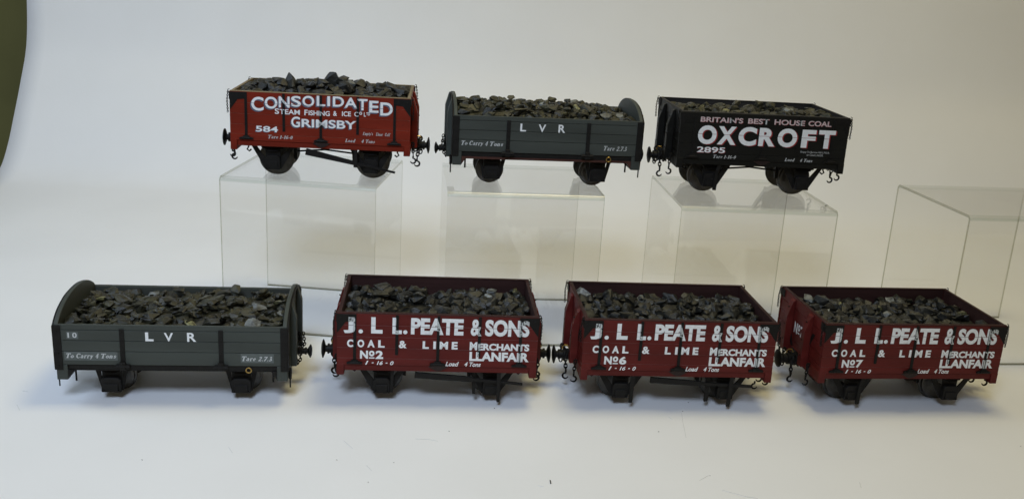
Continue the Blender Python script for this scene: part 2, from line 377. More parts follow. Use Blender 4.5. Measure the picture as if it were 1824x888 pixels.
def end_profile_wagon(name, x, y, z, rz, label, paint, inner, letters, brake='long', left_text=None, top_mat=None):
    t = empty(name, x, y, z, rz, label, 'model wagon', 'open coal wagons loaded with coal')
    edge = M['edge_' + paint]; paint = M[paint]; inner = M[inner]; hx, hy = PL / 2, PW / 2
    g = .16
    for sg in (-1, 1):
        sd = MB(); yo = sg * hy; yi = sg * (hy - 3.0)
        for a, b in zip(SEAM, SEAM[1:]):
            sd.cur = 0
            sd.box(-hx, hx, yo, sg * (hy - 1.8), a + g, b - (g if b < PT else .0))
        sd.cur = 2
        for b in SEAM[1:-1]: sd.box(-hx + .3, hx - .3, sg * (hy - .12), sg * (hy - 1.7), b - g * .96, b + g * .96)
        sd.cur = 1
        sd.box(-hx + 3.2, hx - 3.2, sg * (hy - 1.75), yi, 35, PT - .5)
        sd.cur = 1
        sd.box(-hx + .1, hx - .1, sg * (hy - .15), sg * (hy - 3.3), PT + .02, PT + .75)
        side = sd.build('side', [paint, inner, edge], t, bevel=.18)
        # straps with feet, corner plates
        for (sx, hw, zb) in P_STR:
            st = MB(); zt = PT - .2
            st.box(sx - hw, sx + hw, yo + sg * .02, yo + sg * .72, zb, zt)
            if zb < 40:
                st.prism([(sx - 6.2, 36.4), (sx + 6.2, 36.4), (sx + 6.2, 37.7), (sx + 2.8, 38.8), (sx - 2.8, 38.8), (sx - 6.2, 37.7)], yo + sg * .05, yo + sg * 1.7)
                st.box(sx - 2.6, sx + 2.6, yo + sg * .05, yo + sg * 2.0, 37.0, 39.8)
                st.lathe([(sx - 3.6, .9), (sx + 3.6, .9)], 'x', 8, (0, yo + sg * 2.0, 37.9))
            for zz in (zb + 2.2, (zb + zt) / 2 - 2, zt - 3):
                st.lathe([(yo + sg * .7, .55), (yo + sg * 1.05, .45)], 'y', 6, (sx, 0, zz))
            st.build('strap', M['iron'], side, bevel=.12)
        for ex in (-1, 1):
            cp = MB()
            poly = [(ex * (hx + .05), PT - .2), (ex * (hx - 13.5), PT - .2), (ex * (hx - 13.5), PT - 6.2), (ex * (hx - 7), PT - 6.8), (ex * (hx - 1.4), PT - 14.5), (ex * (hx + .05), PT - 16)]
            cp.prism(poly, yo + sg * .02, yo + sg * .55)
            cp.box(ex * (hx + .05), ex * (hx + .6), yo + sg * .5, yo - sg * 9, PT - 7, PT - .3)
            for (bx, bz) in ((3, 3), (11, 3.4), (3, 9.5)):
                cp.lathe([(yo + sg * .5, .6), (yo + sg * 1.0, .5)], 'y', 6, (ex * (hx - bx), 0, PT - bz))
            cp.build('corner_plate', M['iron'], side, bevel=.1)
            pc = MB()
            xx, yy = ex * (hx + 1.7), yo - sg * 1.5
            pc.chain([(xx, yy, PT - 1), (xx + ex * .9, yy, PT - 8), (xx + ex * .4, yy + sg * .3, PT - 19)], 2.0, 1.3, .28)
            pc.tube([(xx, yy, PT - 1), (xx, yy, PT + 1.2), (xx - ex * 1.4, yy, PT + 1.6)], .35, 5)
            pc.build('pin_chain', M['iron'], side)
        if sg < 0:
            letters(side, -hy)
            pl = MB(); pl.prism([(-7.5, 35.2), (-3, 36.2), (4, 36.2), (8.5, 35.2), (3.2, 32.1), (.5, 31.2), (-2.2, 32.1)], -hy - .02, -hy - .65)
            pl.build('maker_plate', M['plate'], side, bevel=.15)
    # ends
    for ex in (-1, 1):
        e = MB(); xo = ex * (hx - .4); xi = ex * (hx - 1.9)
        for a, b in zip(SEAM, SEAM[1:]):
            e.cur = 0; e.box(xo, xi, -hy + 3.02, hy - 3.02, a + g, b - (g if b < PT else 0))
        e.cur = 1; e.box(xi - ex * .05, ex * (hx - 3.15), -hy + 3.02, hy - 3.02, 35, PT - .5)
        e.cur = 1; e.box(xo - ex * .1, ex * (hx - 3.3), -hy + 3.4, hy - 3.4, PT + .02, PT + .72)
        en = e.build('end', [paint, inner], t, bevel=.22)
        for yy in (-19.5, 19.5):
            s = MB()
            s.prism([(xo + ex * .02, 30), (xo + ex * 6.2, 30), (xo + ex * 6.2, 62), (xo + ex * 2.2, PT - 3), (xo + ex * .02, PT - 1.5)], yy - 3.6, yy + 3.6)
            s.build('stanchion', paint, en, bevel=.3)
            q = MB(); 
            for zz in (40, 54, 70): q.lathe([(xo + ex * 6.1 if zz < 62 else xo + ex * 4.0, .7), (xo + ex * 6.7 if zz < 62 else xo + ex * 5.0, .6)], 'x', 6, (0, yy, zz))
            q.build('bolt', M['iron'], en)
        kn = MB()
        kn.prism([(-30, 62), (-26, 62), (-10, 36), (-14, 36)], xo + ex * .05, xo + ex * .6, 'x'); kn.build('corner_strap', M['iron'], en)
        kn = MB()
        kn.prism([(30, 62), (26, 62), (10, 36), (14, 36)], xo + ex * .05, xo + ex * .6, 'x'); kn.build('corner_strap', M['iron'], en)
        if left_text and ex < 0:
            # signwriting on the boards of this end, read from outside
            mb = MB(); cx = 2.0
            for (s_, a, b, z0, z1) in left_text:
                vs, fs = glyphs(s_, .036, 0)
                xs = [v[0] for v in vs]; ys = [v[1] for v in vs]
                mb.add([(xo - .12, -((v[0] - min(xs)) / (max(xs) - min(xs)) * (b - a) + a), (v[1] - min(ys)) / (max(ys) - min(ys)) * (z1 - z0) + z0) for v in vs], fs)
            mb.build('lettering', M['white'], en)
        hs = MB(); hs.box(ex * (hx - 5.6), ex * (hx + .25), -hy - .2, hy + .2, PB, 36.2)
        hs.build('headstock', paint, t, bevel=.3)
        hp = MB(); hp.box(ex * (hx + .2), ex * (hx + .9), -9, 9, PB - 2.5, 35.6)
        hp.build('buffer_plate', M['iron'], t, bevel=.15)
        buffer(t, ex, ex * (hx + .8), 28.6, 7.9, 16.0, brass=True)
        c = MB(); xx = ex * (hx + 5.5)
        c.chain([(xx, -6.5, 34), (xx + ex * 1.2, -7.5, 26), (xx + ex * .2, -7, 17)], 4.6, 2.8, .6)
        hook(c, xx + ex * .2, -7, 16.5, 1.2, ex)
        c.chain([(xx + ex * 3, 6.5, 34), (xx + ex * 4, 7.5, 26), (xx + ex * 3, 7, 20)], 4.6, 2.8, .6)
        c.tube([(xx - ex * 2, -6.5, 34.4), (xx, -6.5, 34.8), (xx + ex * 3, 6.5, 34.8)], .8, 6)
        c.build('drawbar_chain', M['iron'], t)
        for sg in (-1, 1):
            c = MB(); xx = ex * (hx + 2.2); yy = sg * 30
            c.tube([(ex * hx, yy, 36), (xx + ex * .6, yy, 36.4), (xx + ex * 1.2, yy, 35), (xx, yy, 34)], .6, 6)
            c.chain([(xx, yy, 34), (xx + ex * .4, yy, 24)], 4.0, 2.4, .5)
            hook(c, xx + ex * .4, yy, 23.5, 1.15, 1)
            c.build('coupling_chain', M['iron'], t)
        sh = MB(); sh.tube([(ex * (hx - 12), -30, 33), (ex * (hx - 12), -30, 26), (ex * (hx - 10.6), -30, 23.5), (ex * (hx - 12.6), -30, 22), (ex * (hx - 14.4), -30, 23.6)], .75, 6)
        sh.build('horse_hook', M['iron'], t)
    MB().box(-hx + 3.2, hx - 3.2, -hy + 3.1, hy - 3.1, 35.2, 37.2).build('floor', inner, t)
    for sg in (-1, 1):
        so = MB(); so.box(-hx + 5.7, hx - 5.7, sg * (hy - .9), sg * (hy - 6), 30.2, 34.9)
        so.build('solebar', paint, t, bevel=.2)
        MB().box(-hx + 5.7, hx - 5.7, sg * 39, sg * 33, 28.8, 35.1).build('frame_rail', M['under'], t, bevel=.2)
    MB().box(-12, 12, -22, 22, 29.5, 35.1).build('cross_member', M['under'], t)
    for wx in (-44.5, 44.5):
        wheelset(t, wx, 14.6, 19.0)
        for sg in (-1, 1): axle_guard(t, wx, sg, 29.5, 20.5, 14.6, 13.5, 13, 38, 4.6)
    # brakes on the near side
    yb = -44.6
    def bar(name, p0, p1, w0, w1, th=1.6, yy=yb):
        d = Vector((p1[0] - p0[0], p1[1] - p0[1])).normalized(); n_ = Vector((-d.y, d.x))
        q = [(p0[0] + n_.x * w0 / 2, p0[1] + n_.y * w0 / 2), (p1[0] + n_.x * w1 / 2, p1[1] + n_.y * w1 / 2), (p1[0] - n_.x * w1 / 2, p1[1] - n_.y * w1 / 2), (p0[0] - n_.x * w0 / 2, p0[1] - n_.y * w0 / 2)]
        MB().prism(q, yy - th / 2, yy + th / 2).build(name, M['under'], t, bevel=.25)
    if brake == 'long':
        bar('brake_lever', (-18, 25.8), (29, 22.8), 5.0, 4.2, 2.4)
        bar('brake_handle', (28, 22.8), (70, 19.4), 2.6, 2.1)
        bar('brake_guard', (50, 35), (50.5, 4.0), 3.4, 2.6, 1.2, yb - 2)
        bar('brake_hanger', (30, 33), (30.5, 9), 3.4, 2.6, 1.2, yb + 2.2)
        bar('brake_hanger', (-36, 33), (-36.5, 9), 3.0, 2.4, 1.2, yb + 2.2)
    if brake == 'steep':
        bar('brake_lever', (-14, 26.5), (30, 17.5), 6.0, 3.6, 2.4)
        bar('brake_handle', (29, 17.6), (67, 10.2), 2.4, 1.9)
        bar('brake_guard', (31, 34), (31, 14), 3.4, 3.6, 1.2, yb - 2)
    if brake == 'mid':
        bar('brake_lever', (-21, 25.8), (22, 23.2), 5.0, 4.2, 2.4)
        bar('brake_handle', (20, 23.2), (66, 21.2), 2.6, 2.4)
        bar('brake_guard', (-36, 34), (-36.5, 6), 3.8, 3.2, 1.2, yb - 2)
        bar('brake_guard', (28.4, 34), (28.4, 6), 3.8, 3.2, 1.2, yb + 2.3)
        bar('brake_guard', (47.6, 35), (46.6, 3.5), 3.4, 3.2, 1.2, yb - 2)
        sh = MB(); hook(sh, 68, yb, 26, 1.1, -1); sh.build('hook', M['iron'], t)
    if brake == 'short':
        bar('brake_hanger', (-37, 34), (-40, 22), 4.2, 3.0, 1.8)
        bar('brake_hanger', (-40, 23), (-40.6, 5.5), 3.0, 3.4, 1.8)
        bar('brake_shoe_rod', (-40, 24), (-26, 31), 1.8, 2.2, 1.2, yb + 3)
    for wx in (-44.5, 44.5):
        for q in (-1, 1):
            if q * wx < 0:
                MB().prism([(wx + q * 15.6, 25), (wx + q * 16.2, 14), (wx + q * 18.8, 13.5), (wx + q * 19.5, 26)], -19.5, -14.5).build('brake_shoe', M['under'], t, bevel=.3)
                MB().tube([(wx + q * 17.5, -17, 21), (q * 4, -17, 24)], .9, 6).build('brake_rod', M['iron'], t)
    return t

def letters_peate(num):
    def f(side, y):
        L1 = [('J', -74.8, -65.8, 62.2, 75.9, 'heavy'), ('.', -63.1, -59.6, 62.2, 65.6, 'heavy'), ('L', -53.2, -44.2, 62.4, 76.1, 'heavy'), ('L', -36.5, -29, 62.4, 76.1, 'heavy'), ('.', -28.0, -24.6, 62.4, 65.8, 'heavy'),
              ('PEATE', -21.9, 19.8, 62.4, 76.3, 'heavy'), ('&', 25.6, 34.3, 62.3, 76.3, 'heavy'), ('SONS', 37.1, 72.6, 62.2, 76.3, 'heavy')]
        L2 = [('C', -72, -67, 50.4, 56.9, 'heavy'), ('O', -63.8, -58.5, 50.4, 56.9, 'heavy'), ('A', -56, -50.2, 50.5, 56.8, 'heavy'), ('L', -47.5, -42.4, 50.5, 56.8, 'heavy'), ('&', -31.2, -24.9, 50.4, 56.8, 'heavy'),
              ('L', -12.3, -7.3, 50.3, 56.8, 'heavy'), ('I', -3.8, -1.7, 50.3, 56.8, 'heavy'), ('M', 1.2, 7.9, 50.3, 56.8, 'heavy'), ('E', 10.9, 15.6, 50.3, 56.8, 'heavy'),
              ('M', 25.3, 31.3, 50.0, 57.0, 'heavy'), ('ERCHANTS', 32.0, 73.3, 50.0, 56.0, 'heavy')]
        L3 = [('N', -61.7, -55.4, 40.7, 47.7, 'heavy'), ('o', -54.7, -50.3, 42.9, 47.7, 'heavy'), ('-', -54.6, -50.3, 41.0, 42.0, 'heavy'), (num, -49.4, -43.4, 40.7, 47.8, 'heavy'), ('LLANFAIR', 25.4, 73.5, 40.7, 48.6, 'heavy')]
        L4 = [('1', -57.6, -55, 35.6, 39, 'ital'), ('-', -52.4, -50.8, 36.9, 37.7, 'ital'), ('16', -48.4, -43.6, 35.6, 39, 'ital'), ('-', -41.4, -39.8, 36.9, 37.7, 'ital'), ('0', -37.8, -35, 35.6, 39, 'ital'),
              ('Load', 6.4, 17.1, 35.7, 39.6, 'ital'), ('4 Tons', 21.6, 34.9, 35.7, 39.6, 'ital')]
        se = [SEAM[2], SEAM[3], SEAM[4]]
        for L in (L1, L2, L3[:4], L3[4:]): letter_mesh(L, y, side, 'white', se, P_STR + ([(73.75, 6.2, 72.3), (-73.75, 6.2, 72.3)] if L is L1 else []))
        letter_mesh(L4[:5], y, side, 'white', [], []); letter_mesh(L4[5:], y, side, 'white', [], [])
    return f

def letters_con(side, y):
    L1 = [('C', -61.2, -50.3, 62.3, 74.6), ('O', -49.3, -38.2, 64.6, 75.2), ('N', -37.0, -27.4, 66.1, 76.0), ('S', -26.1, -17.4, 67.3, 76.9), ('O', -16.1, -5.7, 68.0, 77.5), ('L', -3.6, 4.0, 68.9, 77.9), ('I', 5.8, 8.3, 69.1, 78.0),
          ('D', 10.7, 20.6, 69.0, 78.0), ('A', 20.9, 32.3, 68.3, 77.6), ('T', 32.6, 41.4, 66.8, 76.9), ('E', 43.0, 51.3, 65.1, 75.7), ('D', 52.9, 64.0, 62.9, 74.7)]
    L2 = [('S', -40.6, -36.9, 60.1, 65.1), ('TEAM', -36.4, -18.5, 60.2, 64.6), ('F', -14.5, -11.6, 60.1, 65.0), ('ISHING', -10.8, 8.0, 60.2, 64.6), ('&', 11, 14.3, 60.6, 65.0), ('ICE', 18.8, 26.8, 60.7, 65.1), ('C', 29.7, 33.6, 60.9, 65.1), ('o', 34.2, 36.7, 62.6, 65.3),
          ('L', 38.3, 40, 61.2, 65), ('TD', 40.4, 43.7, 62.4, 65)]
    L3 = [('G', -26.2, -18.4, 48.9, 58.5), ('RIMSBY', -17, 31.6, 49.3, 56.8)]
    L4 = [('584', -57.7, -38, 43.5, 48.8)]
    se = [SEAM[3], SEAM[4]]
    letter_mesh(L1, y, side, 'white', [SEAM[4]], P_STR, 'shade_blue', (-1.0, -1.1), lift=.0)
    letter_mesh([q + ('sans',) for q in L2], y, side, 'white', [], P_STR)
    letter_mesh([q + ('sans',) for q in L3], y, side, 'white', [], P_STR, 'shade_blue', (-.8, -.9))
    letter_mesh(L4, y, side, 'white', [], P_STR, 'shade_blue', (-.5, -.6))
    letter_mesh([('Tare 1-16-0', -46.7, -24.9, 37.7, 41.0, 'thin')], y, side, 'white_soft')
    letter_mesh([('Load', 21.7, 31, 37.2, 40.4, 'thin'), ('4 Tons', 36.3, 48.5, 37.2, 40.4, 'thin')], y, side, 'white_soft')
    letter_mesh([("Empty's", 37.5, 46.6, 43.6, 47.1, 'thin'), ('Ebnor', 49.2, 55.6, 44.2, 47.1, 'thin'), ("Coll'", 57.4, 62.5, 44.2, 47.1, 'thin')], y, side, 'white_soft', [], [])

def letters_ox(side, y):
    OX = [('O', -63, -45.3, 49.6, 67.2), ('X', -44.4, -26.9, 49.9, 66.9), ('C', -24.7, -7.6, 49.7, 67.3), ('R', -5.3, 10.3, 50, 67), ('O', 12.5, 31.1, 49.8, 67.4), ('F', 35.4, 48.8, 50.1, 67), ('T', 51.4, 67.4, 50.1, 67.2)]
    letter_mesh([q + ('heavy',) for q in OX], y - .01, side, 'white', [SEAM[3]], [], 'shade_red', (1.1, -.5), lift=.75)
    letter_mesh([("BRITAIN'S", -61.7, -21.8, 70.1, 75.0), ('BEST', -17.1, 2.9, 70.2, 75.1), ('HOUSE', 7.9, 36.9, 70.3, 75.2), ('COAL', 40.2, 62.2, 70.5, 75.3)], y, side, 'pinkish', [], [(s, h, z) for s, h, z in P_STR], 'shade_red', (.35, -.3))
    letter_mesh([('2895', -62.4, -35.8, 41.8, 47.2)], y, side, 'white', [], [], 'shade_red', (.4, -.4), lift=.75)
    letter_mesh([('Tare 1-16-0', -46, -24.4, 36.7, 39.9, 'thin')], y, side, 'white_soft')
    letter_mesh([('Load', 22.2, 31.9, 36.5, 39.6, 'thin'), ('4 Tons', 37, 49.1, 36.4, 39.5, 'thin')], y, side, 'white_soft', [], [])
    letter_mesh([('Empty To Barrow Hill L.M.S.R.', 36.5, 64.4, 44.7, 46.9, 'light')], y, side, 'white_soft')
    letter_mesh([('or Canal L.N.E.R.', 42.8, 58.6, 42.4, 44.4, 'light')], y, side, 'white_soft', [], [])

# ------------------------------------------------------------------ low long wagon with rounded ends
LL, LW, LT, LB = 175.0, 95.0, 66.8, 21.0
LSE = [33.6, 44.8, 53.6, 62.4, LT]
def low_wagon(name, x, y, z, rz, label, letters, front_low=False, rusty=False):
    t = empty(name, x, y, z, rz, label, 'model wagon', 'low grey open wagons loaded with coal')
    hx, hy = LL / 2, LW / 2; g = .16
    for sg in (-1, 1):
        sd = MB(); yo = sg * hy
        for a, b in zip(LSE, LSE[1:]): sd.cur = 0; sd.box(-hx + 2.2, hx - 2.2, yo, sg * (hy - 1.9), a + g, b - (g if b < LT else 0))
        sd.cur = 1; sd.box(-hx + 3.4, hx - 3.4, sg * (hy - 1.85), sg * (hy - 3), 33.6, LT - .4)
        side = sd.build('side', [M['grey'], M['inner_grey']], t, bevel=.22)
        for sx in (-37.4, 36.8):
            st = MB()
            st.box(sx - 1.8, sx + 1.8, yo + sg * .02, yo + sg * .9, 33, 63.6)
            for zz in (36.5, 44.5, 54, 61.5): st.lathe([(yo + sg * .85, .75), (yo + sg * 1.35, .6)], 'y', 6, (sx, 0, zz))
            st.build('strap', M['under'], side, bevel=.15)
            la = MB()
            la.box(sx - 5.2, sx + 5.2, yo + sg * .3, yo + sg * 2.6, 31.2, 34.8)
            la.box(sx - 2.2, sx + 2.2, yo + sg * 1.2, yo + sg * 3.6, 30.6, 37)
            la.lathe([(sx - 5.6, 1.0), (sx + 5.6, 1.0)], 'x', 8, (0, yo + sg * 3.0, 33.6))
            la.lathe([(yo + sg * 3.4, .8), (yo + sg * 4.1, .7)], 'y', 6, (sx, 0, 35.6))
            la.build('latch', M['under'], side, bevel=.2)
        for ex in (-1, 1):
            c = MB(); c.box(ex * (hx + .3), ex * (hx - 5.2), yo + sg * .03, yo + sg * .85, 29.5, LT - .8)
            c.box(ex * (hx + .3), ex * (hx + 1.1), yo + sg * .85, yo - sg * 6, 29.5, LT - .8)
            for zz in (33, 43, 61): c.lathe([(yo + sg * .8, .7), (yo + sg * 1.3, .6)], 'y', 6, (ex * (hx - 2.4), 0, zz))
            c.build('corner_plate', M['under'], side, bevel=.15)
        if sg < 0: letters(side, -hy)
    for ex in (-1, 1):
        pts = [(-hy + .6, 33.6), (-hy + .6, LT - 1)]
        n = 28
        for i in range(n + 1):
            u = -1 + 2 * i / n
            pts.append((u * (hy - .4), LT - .4 + 14.5 * (1 - abs(u) ** 2.3) ** .82))
        pts += [(hy - .6, LT - 1), (hy - .6, 33.6)]
        e = MB(); e.prism(pts, ex * (hx - .1), ex * (hx - 3.3), 'x')
        en = e.build('end', M['grey'], t, bevel=.5, seg=2)
        for yy in (-21, 21):
            s = MB(); s.prism([(ex * hx, 24), (ex * (hx + 4.6), 24), (ex * (hx + 4.6), 66), (ex * (hx + 1.5), 77), (ex * hx, 78)], yy - 3.5, yy + 3.5)
            s.build('stanchion', M['grey'], en, bevel=.35)
        rim = MB(); rim.tube([(ex * (hx + .6), p[0], p[1] - 1.3) for p in pts[2:-2]], .8, 5); rim.build('end_strap', M['under'], en)
        hs = MB(); hs.prism([(-hy, LB), (hy, LB), (hy, 33.4), (-hy, 33.4)], ex * (hx + .1), ex * (hx - 8.2), 'x')
        hs.build('headstock', M['grey'], t, bevel=.4)
        br = MB(); br.prism([(ex * (hx - 8.3), 29), (ex * (hx - 8.3), LB + .6), (ex * (hx - 13), 29)], -hy + .4, -hy + 6); br.build('bracket', M['rust'] if rusty else M['under'], t, bevel=.2)
        buffer(t, ex, ex * (hx + .1), 27.5, 5.6, 14.0, brass=False)
        for sg in (-1, 1):
            c = MB(); xx = ex * (hx + 2.4); yy = sg * 17
            c.chain([(xx, yy, 36), (xx + ex * 1.0, yy, 28), (xx + ex * 2, yy, 23)], 3.4, 2.1, .45)
            c.chain([(xx + ex * 3.4, yy + 1, 36), (xx + ex * 4.4, yy + 1, 27), (xx + ex * 2.6, yy, 23)], 3.4, 2.1, .45)
            c.build('coupling_chain', M['iron'], t)
            pn = MB(); xx = ex * (hx + 1.2) ; pn.tube([(xx, sg * 40, 29), (xx, sg * 40, 20)], [1.5, 1.2], 8); pn.tube([(xx, sg * 40, 20), (xx, sg * 40, 12.5)], .6, 6); pn.build('side_pin', M['iron'], t)
        pn = MB(); pn.tube([(ex * (hx - 12), -41, 29), (ex * (hx - 12), -41, 17.5)], .8, 6); pn.build('drop_pin', M['iron'], t)
    MB().box(-hx + 3.4, hx - 3.4, -hy + 3.1, hy - 3.1, 34, 36).build('floor', M['inner_grey'], t)
    for sg in (-1, 1):
        MB().box(-hx + 8.3, hx - 8.3, sg * (hy - 1.4), sg * (hy - 6), 29.2, 33.5).build('solebar', M['under'], t, bevel=.2)
        if rusty: MB().box(-hx + 8.4, hx - 8.4, sg * (hy - 1.2), sg * (hy - 7), 26.9, 29.1).build('frame_rail', M['rust'], t, bevel=.2)
        else: MB().box(-hx + 8.4, hx - 8.4, sg * (hy - 1.8), sg * (hy - 7), 28.2, 29.1).build('frame_rail', M['under'], t, bevel=.2)
    MB().box(-10, 10, -hy + 7, hy - 7, 27.5, 33.5).build('cross_member', M['under'], t)
    ring = MB()
    rp = [(57.5 + 2.1 * math.cos(k * PI / 6), -hy - .2, 30.3 + 2.1 * math.sin(k * PI / 6)) for k in range(12)]
    ring.tube(rp, .5, 6, True); ring.build('brass_ring', M['brass'], t, smooth=True)
    for wx in (-50, 50):
        wheelset(t, wx, 11.8)
        for sg in (-1, 1): axle_guard(t, wx, sg, 27.8, 13.5, 13.4, 15, 12, 36, 4.6)
    return t

def letters_lvf(side, y):
    for a, b, c, e in ((-81, -41.4, 37.4, 44.5), (51.6, 77, 36.6, 44.3), (-78.4, -69.6, 55.0, 60.8)):
        MB().box(a, b, y - .02, y - .07, c, e).build('transfer_film', M['decal'], side)
    letter_mesh([('L', -20, -13.8, 53.9, 61.2, 'heavy'), ('V', -5.9, .9, 53.9, 61, 'sans'), ('R', 11.4, 18.3, 53.9, 61.3, 'sans')], y, side, 'white')
    letter_mesh([('I', -77.4, -76.3, 56, 60.2), ('0', -73.9, -70.6, 56, 60.2)], y, side, 'white_soft')
    letter_mesh([('To', -79.6, -73.7, 39.2, 43.2, 'serif'), ('Carry', -72.2, -59.5, 38.4, 43.2, 'serif'), ('4', -57.9, -55.4, 39.2, 43.2, 'serif'), ('Tons', -53.6, -42.3, 39.2, 43.2, 'serif')], y, side, 'white_soft')
    letter_mesh([('Tare', 52.6, 63.2, 38.1, 42.2, 'serif'), ('2.7.3', 65, 76, 38.1, 42.2, 'serif')], y, side, 'white_soft')
def letters_lvb(side, y):
    letter_mesh([('L', -26.8, -21.4, 53.9, 61, 'sans'), ('V', -9.9, -3.1, 53.9, 60.8, 'sans'), ('R', 8.5, 14.8, 53.9, 61.2, 'sans')], y, side, 'white')
    letter_mesh([('To', -80, -74.2, 39.6, 43.8, 'serif'), ('Carry', -72.8, -60, 38.8, 43.8, 'serif'), ('4', -58.3, -55.6, 39.4, 43.6, 'serif'), ('Tons', -53.8, -41.5, 39.4, 43.6, 'serif')], y, side, 'white_soft')
    letter_mesh([('Tare', 52.3, 62.4, 38.6, 43, 'serif'), ('2.7.3', 64.2, 74.2, 38.6, 43, 'serif')], y, side, 'white_soft')

# ------------------------------------------------------------------ coal
def rock_pts(rng, flat, n=15):
    P = []
    for _ in range(n):
        v = Vector((rng.gauss(0, 1), rng.gauss(0, 1), rng.gauss(0, 1))).normalized() * rng.uniform(.72, 1.08)
        P.append(Vector((v.x * 1.15, v.y * .9, v.z * flat)))
    return P
def rock_mesh(rng, flat, n=20):
    bm = bmesh.new()
    for p in rock_pts(rng, flat, n): bm.verts.new(p)
    r = bmesh.ops.convex_hull(bm, input=bm.verts)
    bmesh.ops.delete(bm, geom=[v for v in bm.verts if not v.link_faces], context='VERTS')
    # break the flat faces so that each lump has chipped, uneven sides
    bmesh.ops.subdivide_edges(bm, edges=bm.edges[:], cuts=1, use_grid_fill=True)
    for v in bm.verts: v.co *= rng.uniform(.93, 1.05)
    bmesh.ops.triangulate(bm, faces=bm.faces[:])
    bm.verts.index_update()
    vs = [tuple(v.co) for v in bm.verts]; fs = [tuple(v.index for v in f.verts) for f in bm.faces]
    bm.free(); return vs, fs

def coal(root, hx, hy, height, size, flat, seed, label_in, mats, nbig=40, nstuff=330, big=1.5, special=()):
    """height(x,y) -> top of the heap in mm above the rail"""
    rng = random.Random(seed)
    lib = [rock_mesh(rng, flat * rng.uniform(.85, 1.15)) for _ in range(14)]
    mtx0 = Matrix.Translation(Vector(root.location)) @ Euler(root.rotation_euler).to_matrix().to_4x4()
    bed = MB()
    nx, ny = 40, 24
    vs = [(-hx + 2 * hx * i / nx, -hy + 2 * hy * j / ny, height(-hx + 2 * hx * i / nx, -hy + 2 * hy * j / ny) - size * 1.0 + rng.uniform(-1, 1)) for j in range(ny + 1) for i in range(nx + 1)]
    fs = [(j * (nx + 1) + i, j * (nx + 1) + i + 1, (j + 1) * (nx + 1) + i + 1, (j + 1) * (nx + 1) + i) for j in range(ny) for i in range(nx)]
    bed.add(vs, fs)
    def clampxy(x, y, s): 
        return max(-hx + s * .85, min(hx - s * .85, x)), max(-hy + s * .85, min(hy - s * .85, y))
    bigs = []
    for sp in special: bigs.append(sp)
    tries = 0
    while len(bigs) < nbig and tries < 4000:
        tries += 1
        s = size * big * rng.uniform(.7, 1.25)
        x, y = clampxy(rng.uniform(-hx, hx), rng.uniform(-hy, hy), s)
        if any((x - q[0]) ** 2 + (y - q[1]) ** 2 < ((s + q[3]) * .62) ** 2 for q in bigs): continue
        bigs.append((x, y, height(x, y) + rng.uniform(-.5, .12) * s * flat, s))
    k = 0
    while k < nstuff:
        s = size * (rng.uniform(.35, .7) if rng.random() < .45 else rng.uniform(.8, 1.3))
        x, y = clampxy(rng.uniform(-hx, hx), rng.uniform(-hy, hy), s)
        vs, fs = rng.choice(lib)
        m_ = Matrix.Translation((x, y, height(x, y) - s * flat * rng.uniform(.3, 1.3))) @ Euler((rng.uniform(-.6, .6), rng.uniform(-.6, .6), rng.uniform(0, 6.3))).to_matrix().to_4x4() @ Matrix.Scale(s, 4)
        q = rng.random(); bed.cur = 0 if q < .972 else (1 if q < .988 else 2)
        bed.add(vs, fs, m_); k += 1
    o = bed.build('coal_load', [M[mats[0]], M[mats[1]], M[mats[2]]])
    o.matrix_world = mtx0
    tag(o, 'bed of small black coal filling ' + label_in, 'coal', kind='stuff')
    meshes = []
    for vs, fs in lib[:8]:
        mb = MB(); mb.add([(a, b, c) for a, b, c in vs], fs); me = mb.build('coal_lump', M[mats[0]]); meshes.append(me.data); bpy.data.objects.remove(me)
    pale = [m.copy() for m in meshes[:3]]
    for m in pale: m.materials[0] = M[mats[1]]
    for i, (x, y, z, s) in enumerate(bigs):
        pl = (i % 17 == 5)
        o = bpy.data.objects.new('coal_lump', pale[i % 3] if pl else meshes[rng.randrange(8)]); COL.objects.link(o)
        o.matrix_world = mtx0 @ Matrix.Translation((x * S, y * S, z * S)) @ Euler((rng.uniform(-.4, .4), rng.uniform(-.3, .3), rng.uniform(0, 6.3))).to_matrix().to_4x4() @ Matrix.Scale(s, 4)
        tag(o, ('pale stained lump' if pl else 'large jagged black lump') + ' of coal heaped in ' + label_in, 'coal lump', ('pale lumps of coal in ' if pl else 'lumps of coal in ') + label_in)

def wob(seed):
    r = random.Random(seed); ph = [(r.uniform(.03, .12), r.uniform(.03, .12), r.uniform(0, 6)) for _ in range(5)]
    return lambda x, y: sum(math.sin(a * x + b * y + c) for a, b, c in ph) / 5

# ------------------------------------------------------------------ place the wagons
RZ = 148.5
T = {}
T['con'] = end_profile_wagon('coal_wagon', -181.5, 911.6, RZ, 4.36, 'bright red coal wagon lettered CONSOLIDATED GRIMSBY, heaped high, on the left riser', 'red', 'inner_ochre', letters_con, 'steep')
T['lvb'] = low_wagon('coal_wagon', 21.7, 928.6, RZ, 7.48, 'low grey wagon lettered L V R with rounded ends, on the middle riser', letters_lvb, rusty=True)
T['oxc'] = end_profile_wagon('coal_wagon', 224.1, 944.4, RZ, 4.8, 'black coal wagon lettered OXCROFT in big white letters, on a riser', 'black', 'inner_black', letters_ox, 'short')
T['lvf'] = low_wagon('coal_wagon', -264.7, 743.2, 0, 6.68, 'low grey wagon lettered L V R standing on the white sheet at front left', letters_lvf)
T['no2'] = end_profile_wagon('coal_wagon', -59, 768, 0, 5.11, 'dark red PEATE & SONS wagon No2 in the front row beside the low grey wagon', 'crimson', 'inner_maroon', letters_peate('2'), 'long')
